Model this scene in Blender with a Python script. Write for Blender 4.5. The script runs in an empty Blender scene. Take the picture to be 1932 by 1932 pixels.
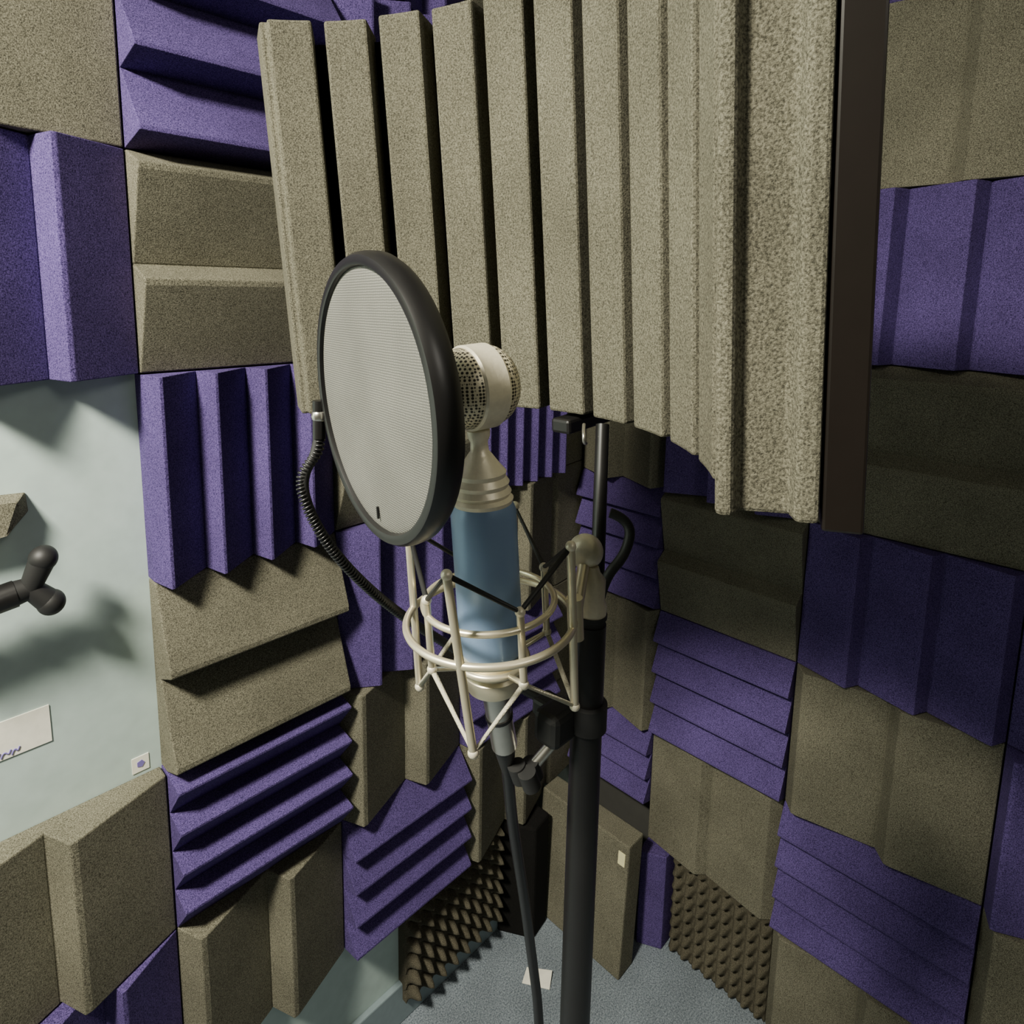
import bpy, bmesh, math, random
from mathutils import Vector, Matrix
random.seed(4)
col=bpy.context.scene.collection

# ------------------------------------------------------------------ materials
def newmat(name):
    m=bpy.data.materials.new(name); m.use_nodes=True
    nt=m.node_tree; b=nt.nodes["Principled BSDF"]
    return m,nt,b
def foam(name,dark,light,scale=620,bump=.55):
    m,nt,b=newmat(name); N=nt.nodes; L=nt.links
    tc=N.new("ShaderNodeTexCoord")
    n1=N.new("ShaderNodeTexNoise"); n1.inputs["Scale"].default_value=scale; n1.inputs["Detail"].default_value=4
    n1.inputs["Roughness"].default_value=.7
    L.new(tc.outputs["Object"],n1.inputs["Vector"])
    r=N.new("ShaderNodeValToRGB"); r.color_ramp.elements[0].position=.36; r.color_ramp.elements[1].position=.66
    r.color_ramp.elements[0].color=(*dark,1); r.color_ramp.elements[1].color=(*light,1)
    L.new(n1.outputs["Fac"],r.inputs["Fac"])
    n2=N.new("ShaderNodeTexNoise"); n2.inputs["Scale"].default_value=9
    L.new(tc.outputs["Object"],n2.inputs["Vector"])
    mr=N.new("ShaderNodeMapRange"); mr.inputs[1].default_value=.3; mr.inputs[2].default_value=.7; mr.inputs[3].default_value=.85; mr.inputs[4].default_value=1.12
    L.new(n2.outputs["Fac"],mr.inputs[0])
    mx=N.new("ShaderNodeVectorMath"); mx.operation='SCALE'
    L.new(r.outputs["Color"],mx.inputs[0]); L.new(mr.outputs[0],mx.inputs["Scale"])
    L.new(mx.outputs[0],b.inputs["Base Color"])
    b.inputs["Roughness"].default_value=1; b.inputs["Specular IOR Level"].default_value=.15
    bp=N.new("ShaderNodeBump"); bp.inputs["Strength"].default_value=bump; bp.inputs["Distance"].default_value=.002
    L.new(n1.outputs["Fac"],bp.inputs["Height"]); L.new(bp.outputs[0],b.inputs["Normal"])
    return m
def plain(name,c,rough=.5,metal=0,bump=0,scale=80,spec=.5):
    m,nt,b=newmat(name); N=nt.nodes; L=nt.links
    b.inputs["Roughness"].default_value=rough; b.inputs["Metallic"].default_value=metal
    b.inputs["Specular IOR Level"].default_value=spec
    tc=N.new("ShaderNodeTexCoord"); n1=N.new("ShaderNodeTexNoise"); n1.inputs["Scale"].default_value=scale
    L.new(tc.outputs["Object"],n1.inputs["Vector"])
    r=N.new("ShaderNodeValToRGB")
    r.color_ramp.elements[0].color=(*[x*.88 for x in c],1); r.color_ramp.elements[1].color=(*[min(1,x*1.1) for x in c],1)
    L.new(n1.outputs["Fac"],r.inputs["Fac"]); L.new(r.outputs["Color"],b.inputs["Base Color"])
    if bump:
        bp=N.new("ShaderNodeBump"); bp.inputs["Strength"].default_value=bump; bp.inputs["Distance"].default_value=.002
        L.new(n1.outputs["Fac"],bp.inputs["Height"]); L.new(bp.outputs[0],b.inputs["Normal"])
    return m
GRAY=foam("foam_olive_gray",(.045,.043,.030),(.275,.262,.192))
GRAYF=foam("foam_screen_gray",(.042,.040,.029),(.200,.190,.140),700)
PURP=foam("foam_purple",(.018,.012,.055),(.170,.118,.34))
DKEGG=foam("foam_dark_eggcrate",(.04,.036,.025),(.14,.127,.09))
SHADEBLK=foam("shade_black",(.004,.004,.004),(.014,.013,.012))  # near-black colour standing in for shade in filter slots and room corner
TEAL=plain("wall_teal_paint",(.47,.58,.55),.75,0,.15,40)
DKWALL=plain("wall_dark_paint",(.05,.05,.045),.85,0,.1,40)
CEIL=plain("ceiling_paint",(.20,.19,.17),.9)
CARPET=foam("carpet_blue_gray",(.085,.105,.13),(.33,.38,.42),300,.8)
BLK=plain("black_metal",(.008,.0075,.0075),.36)
BLKR=plain("black_rubber",(.012,.012,.012),.55)
CREAM=plain("champagne_metal",(.78,.71,.52),.34,.75,0,60)
CREAMD=plain("champagne_satin",(.76,.70,.54),.42,.4,.1,300)
BLUE=plain("blue_satin_body",(.20,.30,.47),.34,.2,.05,30)
SILV=plain("silver_metal",(.6,.58,.52),.28,.95)
GOLD=plain("gold_mark",(.70,.50,.18),.4,.5)
CORD=plain("gray_elastic",(.48,.45,.34),.8,0,.5,900)
PAPER=plain("paper_white",(.88,.86,.74),.8)
INK=plain("purple_ink",(.20,.16,.45),.7)
YEL=plain("yellow_sticker",(.85,.80,.45),.7)
BROWNB=plain("dark_brown_shell",(.009,.0068,.0055),.30)

def meshfabric():
    m,nt,b=newmat("pop_screen_fabric"); N=nt.nodes; L=nt.links
    tc=N.new("ShaderNodeTexCoord")
    w1=N.new("ShaderNodeTexWave"); w1.bands_direction='X'; w1.inputs["Scale"].default_value=230
    w2=N.new("ShaderNodeTexWave"); w2.bands_direction='Y'; w2.inputs["Scale"].default_value=230
    for w in (w1,w2): L.new(tc.outputs["Object"],w.inputs["Vector"]); w.inputs["Distortion"].default_value=1.2
    ma=N.new("ShaderNodeMath"); ma.operation='MULTIPLY'; L.new(w1.outputs["Fac"],ma.inputs[0]); L.new(w2.outputs["Fac"],ma.inputs[1])
    r=N.new("ShaderNodeValToRGB"); r.color_ramp.elements[0].color=(.085,.085,.076,1); r.color_ramp.elements[1].color=(.235,.23,.20,1)
    L.new(ma.outputs[0],r.inputs["Fac"])
    n2=N.new("ShaderNodeTexNoise"); n2.inputs["Scale"].default_value=18; L.new(tc.outputs["Object"],n2.inputs["Vector"])
    mr=N.new("ShaderNodeMapRange"); mr.inputs[1].default_value=.3; mr.inputs[2].default_value=.7; mr.inputs[3].default_value=.86; mr.inputs[4].default_value=1.14
    L.new(n2.outputs["Fac"],mr.inputs[0])
    mx=N.new("ShaderNodeVectorMath"); mx.operation='SCALE'
    L.new(r.outputs["Color"],mx.inputs[0]); L.new(mr.outputs[0],mx.inputs["Scale"]); L.new(mx.outputs[0],b.inputs["Base Color"])
    bp=N.new("ShaderNodeBump"); bp.inputs["Strength"].default_value=.3; bp.inputs["Distance"].default_value=.001
    L.new(ma.outputs[0],bp.inputs["Height"]); L.new(bp.outputs[0],b.inputs["Normal"])
    b.inputs["Roughness"].default_value=.6
    return m
FAB=meshfabric()
def grille():
    m,nt,b=newmat("mic_grille_mesh"); N=nt.nodes; L=nt.links
    tc=N.new("ShaderNodeTexCoord")
    v=N.new("ShaderNodeTexVoronoi"); v.inputs["Scale"].default_value=460; v.inputs["Randomness"].default_value=.12
    L.new(tc.outputs["Object"],v.inputs["Vector"])
    r=N.new("ShaderNodeValToRGB"); r.color_ramp.elements[0].position=.36; r.color_ramp.elements[1].position=.50
    r.color_ramp.elements[0].color=(.03,.026,.018,1); r.color_ramp.elements[1].color=(.66,.60,.43,1)
    L.new(v.outputs["Distance"],r.inputs["Fac"]); L.new(r.outputs["Color"],b.inputs["Base Color"])
    b.inputs["Metallic"].default_value=.4; b.inputs["Roughness"].default_value=.45
    return m
GRIL=grille()

# ------------------------------------------------------------------ helpers
def empty(name,loc=(0,0,0)):
    e=bpy.data.objects.new(name,None); col.objects.link(e); e.location=loc; e.empty_display_size=.05; return e
def addmesh(name,verts,faces,mat,parent=None,smooth=False,bevel=0,M=None):
    me=bpy.data.meshes.new(name); me.from_pydata([tuple(v) for v in verts],[],faces)
    bm=bmesh.new(); bm.from_mesh(me); bmesh.ops.recalc_face_normals(bm,faces=bm.faces); bm.to_mesh(me); bm.free()
    if smooth:
        for p in me.polygons: p.use_smooth=True
    me.materials.append(mat)
    o=bpy.data.objects.new(name,me); col.objects.link(o)
    if M is not None: o.matrix_world=M
    if parent:
        o.parent=parent
        o.matrix_parent_inverse=Matrix.Translation(parent.location).inverted()
    if bevel:
        b=o.modifiers.new("bevel",'BEVEL'); b.width=bevel; b.segments=2; b.limit_method='ANGLE'; b.angle_limit=math.radians(25)
    return o
def box(name,a,b,mat,parent=None,bevel=0,M=None):
    x0,y0,z0=a;x1,y1,z1=b
    v=[(x0,y0,z0),(x1,y0,z0),(x1,y1,z0),(x0,y1,z0),(x0,y0,z1),(x1,y0,z1),(x1,y1,z1),(x0,y1,z1)]
    f=[(0,1,2,3),(4,5,6,7),(0,1,5,4),(1,2,6,5),(2,3,7,6),(3,0,4,7)]
    return addmesh(name,v,f,mat,parent,False,bevel,M)
def lathe(name,prof,mat,M,parent=None,seg=64,smooth=True,closed=False):
    v=[];f=[]
    for r,z in prof:
        for i in range(seg):
            a=2*math.pi*i/seg; v.append((r*math.cos(a),r*math.sin(a),z))
    n=len(prof)
    rng=n if closed else n-1
    for k in range(rng):
        k2=(k+1)%n
        for i in range(seg):
            j=(i+1)%seg
            f.append((k*seg+i,k*seg+j,k2*seg+j,k2*seg+i))
    if not closed:
        f.append(tuple(range(seg))); f.append(tuple((n-1)*seg+i for i in range(seg)))
    o=addmesh(name,v,f,mat,parent,False,0,M)
    if smooth:
        for p in o.data.polygons: p.use_smooth=len(p.vertices)==4
        e=o.modifiers.new("es",'EDGE_SPLIT'); e.split_angle=math.radians(38)
    return o
def tube(name,pts,r,mat,parent=None,cyclic=False,smooth=True,ribs=False):
    cu=bpy.data.curves.new(name,'CURVE'); cu.dimensions='3D'; cu.bevel_depth=r; cu.bevel_resolution=5; cu.use_fill_caps=True
    if smooth:
        s=cu.splines.new('NURBS'); s.points.add(len(pts)-1)
        for p,q in zip(s.points,pts): p.co=(*q,1)
        s.order_u=3; s.use_endpoint_u=not cyclic; s.use_cyclic_u=cyclic; s.resolution_u=10
    else:
        s=cu.splines.new('POLY'); s.points.add(len(pts)-1)
        for p,q in zip(s.points,pts): p.co=(*q,1)
        s.use_cyclic_u=cyclic
    cu.materials.append(mat)
    o=bpy.data.objects.new(name,cu); col.objects.link(o)
    if parent: o.parent=parent; o.matrix_parent_inverse=Matrix.Translation(parent.location).inverted()
    return o
def frame(origin,zaxis,xhint=(1,0,0)):
    z=Vector(zaxis).normalized(); x=Vector(xhint); x=(x-z*x.dot(z)).normalized(); y=z.cross(x)
    M=Matrix((x,y,z)).transposed().to_4x4(); M.translation=Vector(origin); return M
def rod(name,a,b,r,mat,parent=None,r2=None):
    a=Vector(a);b=Vector(b); d=b-a; h=(1,0,0) if abs(d.normalized().x)<.9 else (0,1,0)
    return lathe(name,[(r,0),(r2 or r,d.length)],mat,frame(a,d,h),parent,24)
def sphere(name,c,r,mat,parent=None,sc=(1,1,1),M=None):
    prof=[(max(.0001,r*math.sin(math.pi*k/20)),-r*math.cos(math.pi*k/20)) for k in range(21)]
    return lathe(name,prof,mat,M if M is not None else Matrix.Translation(Vector(c)),parent,40)

# ------------------------------------------------------------------ room
WY=.065; WX=.36
box("floor",(-2.4,-2.5,-.1),(WX+.1,WY+.1,0),CARPET)
box("ceiling",(-2.4,-2.5,2.6),(WX+.1,WY+.1,2.7),CEIL)
box("wall_left",(-2.4,WY,0),(WX,WY+.1,2.6),TEAL)
box("wall_right",(WX,-2.5,0),(WX+.1,WY+.1,2.6),DKWALL)
box("wall_back",(-2.4,-2.5,0),(WX,-2.4,2.6),DKWALL)
box("wall_far_side",(-2.4,-2.4,0),(-2.3,WY,2.6),DKWALL)
box("baseboard_left",(-2.3,WY-.014,0),(WX-.07,WY,.10),plain("baseboard_paint",(.22,.28,.30),.5),None,.003)

# ------------------------------------------------------------------ acoustic foam tiles
def tile(wall,s0,s1,z0,z1,mat,orient,n,flip=False,base=.025,tooth=.045,name="acoustic_foam_tile"):
    g=.0012
    if wall=='L': s0+=g; s1-=g
    else: s0-=g; s1+=g       # right wall runs from large Y to small Y
    z0+=g; z1-=g
    U=abs(s1-s0) if orient=='V' else z1-z0
    p=U/n; pr=[]
    for k in range(n):
        t=[(0,base),(.13*p,base+tooth),(.19*p,base+tooth),(p*.985,base+.002)]
        if flip: t=[(p-a,d) for a,d in reversed(t)]
        pr+= [(k*p+a,d) for a,d in t]
    pr[0]=(0,pr[0][1]); pr[-1]=(U,pr[-1][1])
    poly=[(0,0)]+pr+[(U,0)]
    def P(u,d,w):
        d+=.0005
        if orient=='V':
            s=s0+u if wall=='L' else s0-u
            z=z0+w*(z1-z0)
        else:
            z=z1-u; s=s0+w*(s1-s0)
        return (s,WY-d,z) if wall=='L' else (WX-d,s,z)
    c=P(U/2,0,.5)
    v=[];f=[]; m=len(poly); W=5
    for j in range(W):
        for u,d in poly: v.append(tuple(Vector(P(u,d,j/(W-1)))-Vector(c)))
    for j in range(W-1):
        for i in range(m):
            k=(i+1)%m; f.append((j*m+i,j*m+k,(j+1)*m+k,(j+1)*m+i))
    f.append(tuple(range(m))); f.append(tuple((W-1)*m+i for i in range(m)))
    return addmesh(name,v,f,mat,None,False,.0022,Matrix.Translation(Vector(c)))
def eggcrate(wall,s0,s1,z0,z1,mat,nx,nz,base=.018,amp=.030):
    NX=nx*8; NZ=nz*8+4; v=[];f=[]
    c=Vector(((s0+s1)/2,WY,(z0+z1)/2)) if wall=='L' else Vector((WX,(s0+s1)/2,(z0+z1)/2))
    def P(s,d,z): return Vector((s,WY-d,z) if wall=='L' else (WX-d,s,z))-c
    for j in range(NZ+1):
        for i in range(NX+1):
            a=i/8*math.pi*2/1; b=j/8*math.pi*2/1
            h=(.5-.5*math.cos(a))*(.5-.5*math.cos(b))
            d=base+amp*(h**.8 if h>0 else 0)+amp*.3*(.5+.5*math.cos(a))*(.5+.5*math.cos(b))
            v.append(P(s0+(s1-s0)*i/NX,d,z0+(z1-z0)*j/NZ))
    nb=len(v)
    for j in range(NZ):
        for i in range(NX):
            a=j*(NX+1)+i; f.append((a,a+1,a+NX+2,a+NX+1))
    b=[P(s0,0,z0),P(s1,0,z0),P(s1,0,z1),P(s0,0,z1)]; v+=b
    f.append((nb,nb+1,nb+2,nb+3))
    f.append(tuple([i for i in range(NX+1)]+[nb+1,nb]))
    f.append(tuple([NZ*(NX+1)+i for i in range(NX+1)]+[nb+2,nb+3]))
    f.append(tuple([j*(NX+1) for j in range(NZ+1)]+[nb+3,nb]))
    f.append(tuple([j*(NX+1)+NX for j in range(NZ+1)]+[nb+2,nb+1]))
    o=addmesh("eggcrate_foam_tile",v,f,mat,None,False,0,Matrix.Translation(c))
    for p in o.data.polygons: p.use_smooth=len(p.vertices)==4
    return o
G,Pu=GRAY,PURP
zr={'F':(.3225,.611),'E':(.611,.885),'D':(.885,1.194),'C':(1.194,1.502),'B':(1.502,1.803),'A':(1.803,2.105),'Z':(2.105,2.41)}
xl={0:(-1.350,-1.037),1:(-1.037,-.717),2:(-.717,-.409),3:(-.409,-.098),4:(-.098,.215)}
def L(c,r,mat,o,n,flip=False,**k): tile('L',*xl[c],*zr[r],mat,o,n,flip,**k)
# column 0/1
L(0,'A',Pu,'H',4,True); L(0,'B',G,'H',2); L(0,'E',Pu,'H',4); L(0,'F',G,'V',2)
L(1,'A',G,'V',1); L(1,'B',Pu,'V',3); L(1,'E',G,'V',2); L(1,'F',Pu,'V',3); L(1,'Z',Pu,'V',3)
# column 2
L(2,'Z',G,'V',2); L(2,'A',Pu,'H',3,True,tooth=.062); L(2,'B',G,'H',2); L(2,'C',Pu,'V',4); L(2,'D',G,'H',2,True); L(2,'E',Pu,'H',4); L(2,'F',G,'V',2)
# column 3
L(3,'Z',Pu,'V',3); L(3,'A',Pu,'V',4,True); L(3,'B',Pu,'V',3); L(3,'C',G,'H',2); L(3,'D',Pu,'V',4,True); L(3,'E',G,'V',2); L(3,'F',Pu,'H',4,True)
# column 4
L(4,'Z',G,'H',2); L(4,'A',G,'H',2); L(4,'B',G,'V',2); L(4,'C',Pu,'V',6,True); L(4,'D',G,'V',2); L(4,'E',Pu,'H',4,True); L(4,'F',G,'V',2)
for k_,r_ in enumerate('ABCDEF'):
    tile('L',.2155,.359,*zr[r_],G,'V',1,False,.016,.012)
zq={'Z':(2.11,2.41),'A':(1.803,2.11),'B':(1.497,1.803),'C':(1.178,1.497),'D':(.875,1.178),'E':(.560,.875),'F':(.263,.560),'G':(.0,.263)}
yr={1:(.034,-.2025),2:(-.2025,-.511),3:(-.511,-.844),4:(-.844,-1.16),5:(-1.16,-1.475)}
def R(c,r,mat,o,n,flip=False,**k): tile('R',*yr[c],*zq[r],mat,o,n,flip,**k)
R(1,'A',Pu,'H',4); R(1,'B',Pu,'V',3); R(1,'C',G,'V',2,True); R(1,'D',Pu,'H',4,True,tooth=.03); R(1,'E',G,'V',2,True,tooth=.03)
tile('R',*yr[1],.36,.560,Pu,'H',3,True,tooth=.03)
R(2,'A',G,'V',2); R(2,'B',G,'H',2); R(2,'C',Pu,'V',3); R(2,'D',G,'H',2,tooth=.03); R(2,'E',Pu,'H',4,True,tooth=.03); R(2,'F',G,'V',2,True,tooth=.02)
R(3,'Z',Pu,'H',3); R(3,'A',G,'V',2,tooth=.02); R(3,'B',Pu,'V',3,True,tooth=.036); R(3,'C',G,'H',2,tooth=.03); R(3,'D',Pu,'V',3,True,tooth=.03); R(3,'E',G,'V',2,tooth=.03); R(3,'F',Pu,'H',4,True,tooth=.03); R(3,'G',G,'V',2,tooth=.03)
R(4,'Z',Pu,'H',3); R(4,'A',G,'V',2,tooth=.02); R(4,'B',Pu,'V',3,True,tooth=.036); R(4,'C',G,'H',2,tooth=.03); R(4,'D',Pu,'V',3,True,tooth=.03); R(4,'E',Pu,'V',3); R(4,'F',G,'V',2); R(4,'G',Pu,'H',4)
R(5,'A',G,'V',2); R(5,'B',G,'V',2); R(5,'C',Pu,'V',3); R(5,'D',G,'H',2); R(5,'E',G,'V',2); R(5,'F',Pu,'H',4)
tile('R',-.2025,-.268,.0,.262,Pu,'V',1,False,.045,.03)
eggcrate('R',-.275,-.511,.0,.262,DKEGG,8,7)
eggcrate('L',-.255,.045,.06,.32,DKEGG,8,6,base=.014,amp=.044)

# ------------------------------------------------------------------ corner things on the floor
shade_block=addmesh("corner_shade_block",[(.05,WY-.015,0),(.165,WY-.015,0),(.165,-.02,0),(.10,-.03,0),(.05,WY-.015,.315),(.165,WY-.015,.315),(.165,-.02,.315),(.10,-.03,.315)],[(0,1,2,3),(4,5,6,7),(0,1,5,4),(1,2,6,5),(2,3,7,6),(3,0,4,7)],SHADEBLK,None,False,.006)  # black block added to stand for the shadow in the corner
wb=empty("leaning_foam_panel",(.19,-.11,0))
def slab(name,x0,x1,xt,y0,y1,z0,z1,mat,bv):
    v=[(x0,y0,z0),(x1,y0,z0),(x1,y1,z0),(x0,y1,z0),(x0+xt,y0,z1),(x1+xt,y0,z1),(x1+xt,y1,z1),(x0+xt,y1,z1)]
    f=[(0,1,2,3),(4,5,6,7),(0,1,5,4),(1,2,6,5),(2,3,7,6),(3,0,4,7)]
    addmesh(name,v,f,mat,wb,False,bv)
slab("panel",.170,.232,.022,-.235,.025,0,.345,GRAY,.004)
slab("label",.1868,.1885,.0022,-.226,-.208,.290,.322,YEL,0)
pp=addmesh("paper_note",[(.0,-.08,.002),(.035,-.135,.003),(.07,-.115,.009),(.035,-.065,.004)],[(0,1,2,3)],PAPER)
sol=pp.modifiers.new("s",'SOLIDIFY'); sol.thickness=.0006

# ------------------------------------------------------------------ things on the teal wall
nt_=empty("wall_note",(-.90,WY,1.02))
box("sheet",(-.965,WY-.0015,.998),(-.854,WY,1.052),PAPER,nt_)
for i,(a,b_) in enumerate([(-.925,-.915),(-.912,-.903),(-.900,-.893)]):
    tube("ink_stroke_%d"%i,[(a,WY-.0018,1.001),(a+.003,WY-.0018,1.010),(b_,WY-.0018,1.002),(b_+.002,WY-.0018,1.009)],.0010,INK,nt_)
st=empty("wall_sticker",(-.749,WY,.8985))
box("sheet",(-.757,WY-.0012,.890),(-.733,WY,.915),PAPER,st)
lathe("mark",[(.006,0),(.006,.0008)],INK,frame((-.745,WY-.0012,.903),(0,-1,0)),st,5)
# foam off-cut
addmesh("foam_offcut",[(-.94,WY,1.300),(-.872,WY,1.312),(-.855,WY,1.330),(-.857,WY,1.356),(-.94,WY,1.362),
  (-.94,WY-.03,1.305),(-.885,WY-.035,1.312),(-.868,WY-.02,1.330),(-.870,WY-.03,1.352),(-.94,WY-.03,1.356)],
  [(0,1,2,3,4),(5,6,7,8,9),(0,1,6,5),(1,2,7,6),(2,3,8,7),(3,4,9,8),(4,0,5,9)],GRAY,None,False,.002)
# wing-knob clamp sticking out of the wall
wk=empty("wing_knob_clamp",(-.90,.03,1.24))
rod("wall_plate",(-.98,WY,1.235),(-.98,WY-.02,1.235),.035,BLK,wk)
rod("neck",(-.98,WY-.015,1.235),(-.975,.015,1.235),.016,BLK,wk)
rod("shaft",(-1.00,.012,1.228),(-.885,.012,1.243),.017,BLK,wk)
rod("shaft_ring",(-.925,.012,1.237),(-.915,.012,1.238),.0192,SILV,wk)
rod("hub",(-.888,.012,1.243),(-.862,.012,1.246),.016,BLKR,wk,.013)
for i,(dx,dz) in enumerate([(.008,.036),(.012,-.024)]):
    e=(-.862+dx,.006,1.246+dz)
    rod("wing_%d"%i,(-.870,.010,1.246),e,.0125,BLKR,wk,.0155)
    sphere("wing_tip_%d"%i,e,.0165,BLKR,wk)

# ------------------------------------------------------------------ common stand axis
N=Vector((.0710,-.0276,-.9971)).normalized(); UP=-N
# ------------------------------------------------------------------ reflection filter
Cb=Vector((-.7686,-.5497,1.4887)); A=Vector((.9969,-.0330,.0719)); A=(A-UP*A.dot(UP)).normalized(); B=UP.cross(A)
if B.y<0: B=-B
FM=Matrix((A,B,UP)).transposed().to_4x4(); FM.translation=Cb
rf=empty("reflection_filter",Cb)
R0=.240; H=.381
nr=11; span=math.radians(134)
def prism(name,poly,h0,h1,mat,bev,levels=4):
    v=[];f=[];m=len(poly)
    for j in range(levels+1):
        for r,a in poly: v.append((r*math.cos(a),r*math.sin(a),h0+(h1-h0)*j/levels))
    for j in range(levels):
        for i in range(m):
            k=(i+1)%m; f.append((j*m+i,j*m+k,(j+1)*m+k,(j+1)*m+i))
    f.append(tuple(range(m))); f.append(tuple(levels*m+i for i in range(m)))
    return addmesh(name,v,f,mat,rf,False,bev,FM)
pitch=(span)/(nr-.22)
sw=pitch*.22
D_=math.radians
for k in range(nr):
    a0=span/2-k*pitch; a1=a0-(pitch-sw)
    p=[(R0,a0+(a1-a0)*t) for t in (0,.33,.66,1)]
    if k==nr-1:
        # free end of the panel: stepped foam edge
        e=-span/2
        p=[(R0,a0),(R0,a0+(e-a0)*.5),(R0,e-D_(1.4)),(R0+.008,e-D_(1.6)),(R0+.0115,e+D_(.6)),(R0+.034,e+D_(.8)),(R0+.0375,e-D_(1.5)),(R0+.048,e-D_(1.3)),(R0+.048,a0)]
    elif k==0:
        p=[(R0+.008,a0+D_(1.6)),(R0+.008,a0+D_(.1)),(R0,a0)]+p[1:]+[(R0+.048,a1),(R0+.048,a0+D_(1.6))]
    else:
        p+= [(R0+.048,a1),(R0+.048,a0)]
    prism("foam_rib_%d"%(k+1),p,0,H+random.uniform(-.003,.003),GRAYF,.0025)
# black sheet added as the deep shade in the slots between ribs
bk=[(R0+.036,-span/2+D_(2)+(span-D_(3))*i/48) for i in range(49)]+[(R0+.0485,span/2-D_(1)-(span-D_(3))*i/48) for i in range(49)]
prism("slot_shade_backing",bk,.003,H-.012,SHADEBLK,0,2)
sp=span+D_(1.6); K=48
ring=[(R0+.049,-sp/2+sp*i/K) for i in range(K+1)]+[(R0+.067,sp/2-sp*i/K) for i in range(K+1)]
prism("curved_shell",ring,-.004,H-.01,BROWNB,.0015,2)
# bracket
box("bracket_head",(.230,-.011,-.018),(.305,.011,-.004),BLK,rf,.003,FM)
rod("bracket_rod",(-.5375,-.6035,1.503),(-.5814,-.6339,1.3578),.0058,BLK,rf)
rod("bracket_arm",(-.5800,-.6330,1.362),(-.620,-.6555,1.352),.007,BLK,rf)
tube("lever",[(-.5606,-.6298,1.4350),(-.5506,-.6450,1.4300),(-.5620,-.6480,1.4050),(-.5823,-.6409,1.3881),(-.5860,-.6400,1.3700)],.0042,BLKR,rf)
tube("cable_hook",[(-.546,-.590,1.502),(-.552,-.594,1.499),(-.557,-.598,1.494),(-.556,-.598,1.488),(-.551,-.596,1.487)],.0016,SILV,rf)

# ------------------------------------------------------------------ microphone stand
ps=empty("microphone_stand",(-.632,-.663,0))
px_,py_=-.632,-.663
Mz=lambda z:Matrix.Translation(Vector((px_,py_,z)))
lathe("pole",[(.0120,.05),(.0120,1.20),(.0116,1.372),(.0116,1.376)],BLK,Mz(0),ps,40)
lathe("collar",[(.0104,1.376),(.0104,1.380),(.0120,1.381),(.0120,1.384)],BLKR,Mz(0),ps,40)
lathe("swivel_cone",[(.0112,1.384),(.0116,1.390),(.0098,1.396),(.0100,1.410),(.0060,1.4155),(.0045,1.420)],CREAMD,Mz(0),ps,40)
ball=Vector((-.6308,-.6558,1.4288))
sphere("swivel_ball",ball,.0128,CREAMD,ps)
lathe("base_hub",[(.022,.05),(.024,.09),(.018,.12),(.014,.13)],BLK,Mz(0),ps,32)
for i in range(3):
    a=math.radians(90+120*i+20)
    e=(px_+.28*math.cos(a),py_+.28*math.sin(a),.012)
    rod("leg_%d"%(i+1),(px_+.015*math.cos(a),py_+.015*math.sin(a),.09),e,.009,BLK,ps)
    sphere("foot_%d"%(i+1),e,.012,BLKR,ps)

# ------------------------------------------------------------------ microphone
P0=Vector((-.7052,-.6283,1.4184))
mic=empty("microphone",P0)
popN=Vector((-.9748,.2099,-.0752)); popN=(popN-UP*popN.dot(UP)).normalized()
MM=frame(P0,UP,popN)         # local z up along the mic, local x towards the pop filter
lathe("body",[(.0206,-.050),(.0222,-.046),(.0222,.052),(.0200,.0585)],BLUE,MM,mic,64)
lathe("shoulder",[(.0200,.0585),(.0208,.0612),(.0184,.0635),(.0197,.066),(.0176,.0695),(.0187,.0725),(.0163,.0765),(.0170,.0795),(.0130,.0845),(.0105,.088),(.0085,.091),(.0062,.094),(.0058,.100),(.0075,.104),(.0078,.108),(.0050,.111)],CREAMD,MM,mic,64)
lathe("foot_ring",[(.0150,-.080),(.0190,-.077),(.0205,-.070),(.0205,-.066),(.0185,-.064),(.0185,-.060),(.0222,-.057),(.0222,-.050)],CREAM,MM,mic,64)
HC=P0+UP*.1366
HM=frame(HC,popN,UP)         # disc axis along popN
lathe("head_band",[(.0268,-.0095),(.0280,-.0080),(.0280,.0080),(.0268,.0095)],CREAMD,HM,mic,64)
for s in (1,-1):
    prof=[(.0266*math.cos(t*math.pi/2/10)+.0001,s*(.0085+.0195*math.sin(t*math.pi/2/10))) for t in range(11)]
    lathe("grille_%s"%("front" if s>0 else "rear"),prof,GRIL,HM,mic,64)
# small plain oval badge
lat=UP.cross(popN).normalized()
outdir=Vector((-.30,-.29,.19)); side=lat if lat.dot(outdir)>0 else -lat
bn=(popN*.55+side*.84).normalized()
bc=P0+UP*.034+bn*.0222
bm_=frame(bc,bn,UP)
o=lathe("badge",[(.0055,-.001),(.0055,.0006),(.0045,.0009)],GOLD,bm_,mic,32); o.matrix_world=bm_@Matrix.Diagonal((.8,1.35,1,1))

# xlr connector + cable
cb=empty("microphone_cable",(-.6995,-.6294,1.3375))
q0=P0+N*.078
q1=q0+Vector((.0148,.0024,-.055))
rod("xlr_sleeve",q0,q1,.0095,SILV,cb); rod("xlr_ring",q0+(q1-q0)*.45,q0+(q1-q0)*.5,.0102,BLK,cb)
rod("strain_relief",q1,q1+Vector((.010,.005,-.03)),.0085,BLKR,cb,.0045)
q2=q1+Vector((.010,.005,-.03))
tube("cord",[q1,q2,(-.660,-.613,1.215),(-.6482,-.6063,1.1797),(-.6202,-.5974,1.0819),(-.6001,-.5905,1.0051),(-.5868,-.5933,.9182),(-.575,-.60,.6),(-.57,-.63,.25),(-.55,-.70,.02),(-.45,-.85,.006),(-.5,-1.1,.006),(-.9,-1.3,.006)],.0046,BLK,cb)

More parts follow.
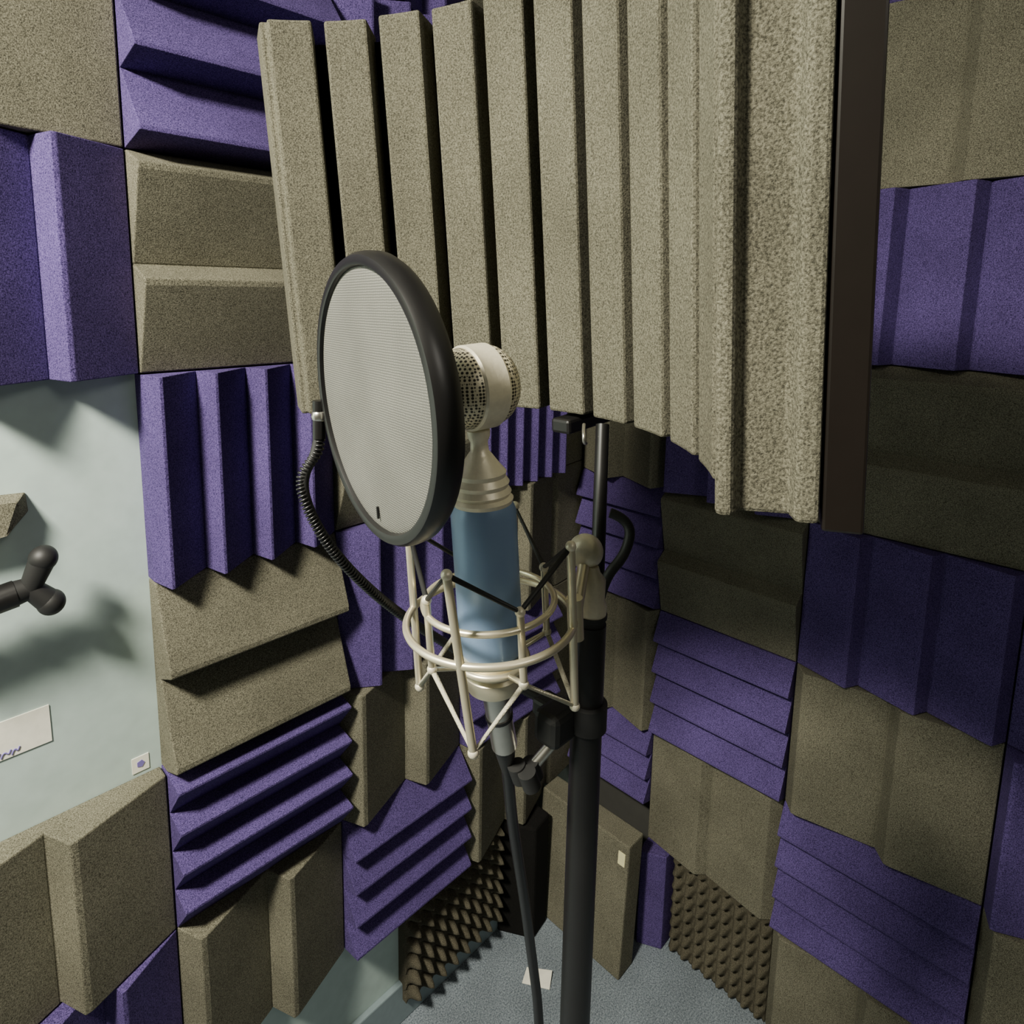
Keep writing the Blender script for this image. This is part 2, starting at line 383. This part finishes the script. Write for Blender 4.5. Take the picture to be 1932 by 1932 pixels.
# ------------------------------------------------------------------ shock mount
sm=empty("shock_mount",P0+N*.0257)
e1=Vector((.7198,-.6941,.0081)); e1=(e1-N*e1.dot(N)).normalized(); e2=N.cross(e1)
if e2.dot(Vector((.6874,.7111,-.1473)))<0: e2=-e2
def rp(s,r,phi):
    a=math.radians(phi); return P0+N*s+(e1*math.cos(a)+e2*math.sin(a))*r
def ringc(name,s,r,rad,mat):
    tube(name,[rp(s,r,i*7.5) for i in range(48)],rad,mat,sm,True,True)
ringc("outer_ring",.0257,.058,.0026,CREAM)
ringc("inner_ring_upper",.0118,.045,.0023,CREAM)
ringc("cradle_ring",.0560,.0245,.0024,CREAM)
OA=[-110,-20,70,160]; IA=[-65,25,115,205]
ot=[];ob=[];it=[];ib=[]
for i,a in enumerate(OA):
    t=rp(-.034,.0595,a-4); b=rp(.086,.0565,a+4); ot.append(t); ob.append(b)
    rod("outer_post_%d"%(i+1),t,b,.0028,CREAM,sm)
    sphere("outer_cap_top_%d"%(i+1),t,.0036,CREAMD,sm); sphere("outer_cap_bottom_%d"%(i+1),b,.0036,CREAMD,sm)
for i,a in enumerate(IA):
    t=rp(.000,.045,a); b=rp(.050,.045,a); it.append(t); ib.append(b)
    rod("inner_post_%d"%(i+1),t,b,.0025,CREAM,sm)
    sphere("inner_cap_top_%d"%(i+1),t,.0034,CREAMD,sm); sphere("inner_cap_bottom_%d"%(i+1),b,.0034,CREAMD,sm)
    rod("cradle_spoke_%d"%(i+1),rp(.050,.045,a),rp(.056,.0245,a),.0018,CREAM,sm)
zt=[];zb=[]
for i in range(4):
    zt+= [ot[i],it[i]]; zb+=[ob[i],ib[i]]
tube("elastic_top",zt,.0019,BLKR,sm,True,False)
tube("elastic_bottom",zb,.0019,CORD,sm,True,False)
rod("yoke_arm",rp(.0257,.058,-8),ball+Vector((0,0,-.002)),.0045,CREAM,sm)
rod("yoke_plate",rp(.010,.0585,-8),rp(.040,.0585,-8),.0055,CREAM,sm)

# ------------------------------------------------------------------ pop filter
PC=Vector((-.8030,-.6319,1.5556))
pf=empty("pop_filter",PC)
PM=frame(PC,popN,UP)
hoop=[(.0725,-.0005),(.0735,.0022),(.0755,.0030),(.0785,.0022),(.0800,-.0005),(.0805,-.004),(.0800,-.0095),(.0780,-.0125),(.0745,-.0130),(.0728,-.0110)]
lathe("hoop",hoop,BLK,PM,pf,128,True,True)
for nm,z0,s in (("front_screen",-.0005,1),("rear_screen",-.0105,-1)):
    prof=[(.0735,z0)]+[(.0735*math.cos(t*math.pi/2/10)+.0001,z0+s*.0022*math.sin(t*math.pi/2/10)) for t in range(1,11)]
    lathe(nm,prof,FAB,PM,pf,96)
# small seam tab near the lower rim
box("seam_tab",(-.067,-.0006,.0010),(-.060,.0006,.0022),BLKR,pf,0,PM)
gn=[(-.7880,-.5534,1.5292),(-.7904,-.5547,1.5121),(-.8000,-.5500,1.4948),(-.7985,-.5540,1.4743),(-.7852,-.5595,1.4449),(-.7601,-.5626,1.4115),(-.7247,-.5623,1.3747),(-.6836,-.5675,1.3374),(-.6490,-.5934,1.3067),(-.6400,-.6350,1.3008)]
tube("gooseneck",gn,.0031,BLKR,pf)
# ribbing of the gooseneck
def cr(p,t):
    n=len(p)-1; x=t*n; i=min(int(x),n-1); u=x-i
    a=p[max(i-1,0)];b=p[i];c=p[i+1];d=p[min(i+2,n)]
    return tuple(.5*((2*b[k])+(-a[k]+c[k])*u+(2*a[k]-5*b[k]+4*c[k]-d[k])*u*u+(-a[k]+3*b[k]-3*c[k]+d[k])*u**3) for k in range(3))
hel=[]
pts=[Vector(cr(gn,i/400)) for i in range(401)]
acc=[0]
for i in range(400): acc.append(acc[-1]+(pts[i+1]-pts[i]).length)
total=acc[-1]; turns=int(total/.0026); j=0
K=turns*10
for i in range(K+1):
    s=total*i/K
    while j<399 and acc[j+1]<s: j+=1
    u=(s-acc[j])/max(1e-9,acc[j+1]-acc[j]); p=pts[j].lerp(pts[j+1],u); tg=(pts[j+1]-pts[j]).normalized()
    x=tg.cross(Vector((.2,.3,.93))).normalized(); y=tg.cross(x); a=2*math.pi*i/10
    hel.append(p+(x*math.cos(a)+y*math.sin(a))*.0030)
h=tube("gooseneck_coil",hel,.0008,BLK,pf,False,False); h.data.bevel_resolution=1
sphere("hoop_joint",(-.7885,-.5545,1.535),.0052,SILV,pf)
rod("hoop_stub",(-.7885,-.5545,1.545),(-.7890,-.5545,1.520),.0042,BLK,pf)
# clamp on the pole
cz=1.303
lathe("clamp_collar",[(.0122,cz-.011),(.0150,cz-.010),(.0150,cz+.010),(.0122,cz+.011)],BLKR,Mz(0),pf,40)
box("clamp_jaw",(-.668,-.662,cz-.016),(-.640,-.640,cz+.010),BLKR,pf,.005)
box("clamp_arm",(-.655,-.652,cz-.007),(-.636,-.628,cz+.007),BLKR,pf,.003)
rod("clamp_screw",(-.652,-.652,1.288),(-.668,-.640,1.264),.004,SILV,pf)
for i in range(3):
    a=2.09*i
    rod("clamp_knob_lobe_%d"%i,(-.6719+.006*math.cos(a),-.642+.006*math.sin(a),1.2570),(-.6760+.006*math.cos(a),-.640+.006*math.sin(a),1.2700),.0068,BLKR,pf)
# cable on the floor near the left wall
fc=tube("floor_cable",[(-.55,.02,.10),(-.50,-.05,.02),(-.38,-.08,.006),(-.25,-.03,.006),(-.20,.0,.006),(-.28,-.12,.006),(-.40,-.20,.006),(-.5,-.3,.006)],.004,BLKR)

# ------------------------------------------------------------------ camera
cam=bpy.data.cameras.new("camera"); co=bpy.data.objects.new("camera",cam); col.objects.link(co)
r=Vector((.7198,-.6941,.0081)).normalized(); d=Vector((-.0965,-.1116,-.9891)); d=(d-r*d.dot(r)).normalized(); fw=r.cross(d)
if fw.x<0: fw=-fw
m=Matrix((r,-d,-fw)).transposed().to_4x4(); m.translation=Vector((-1.005,-.917,1.6125)); co.matrix_world=m
cam.sensor_width=36; cam.lens=22.565; cam.shift_x=.0435; cam.shift_y=-.117; cam.clip_start=.02
bpy.context.scene.camera=co

# ------------------------------------------------------------------ light
def area(name,loc,tgt,size,power,color):
    l=bpy.data.lights.new(name,'AREA'); l.size=size; l.energy=power; l.color=color
    o=bpy.data.objects.new(name,l); col.objects.link(o); o.location=loc
    o.rotation_euler=(Vector(tgt)-Vector(loc)).to_track_quat('-Z','Y').to_euler(); return o
area("ceiling_lamp",(-1.68,-.50,2.38),(-1.40,.0,.8),.24,92,(1,.95,.80))
area("rear_fill_light",(-.85,-2.0,2.45),(-1.0,-.2,.9),.5,4.5,(1,.96,.85))  # added fill light behind the camera, not a known fixture
w=bpy.data.worlds.new("world"); bpy.context.scene.world=w; w.use_nodes=True
w.node_tree.nodes["Background"].inputs[0].default_value=(.6,.6,.62,1); w.node_tree.nodes["Background"].inputs[1].default_value=.3
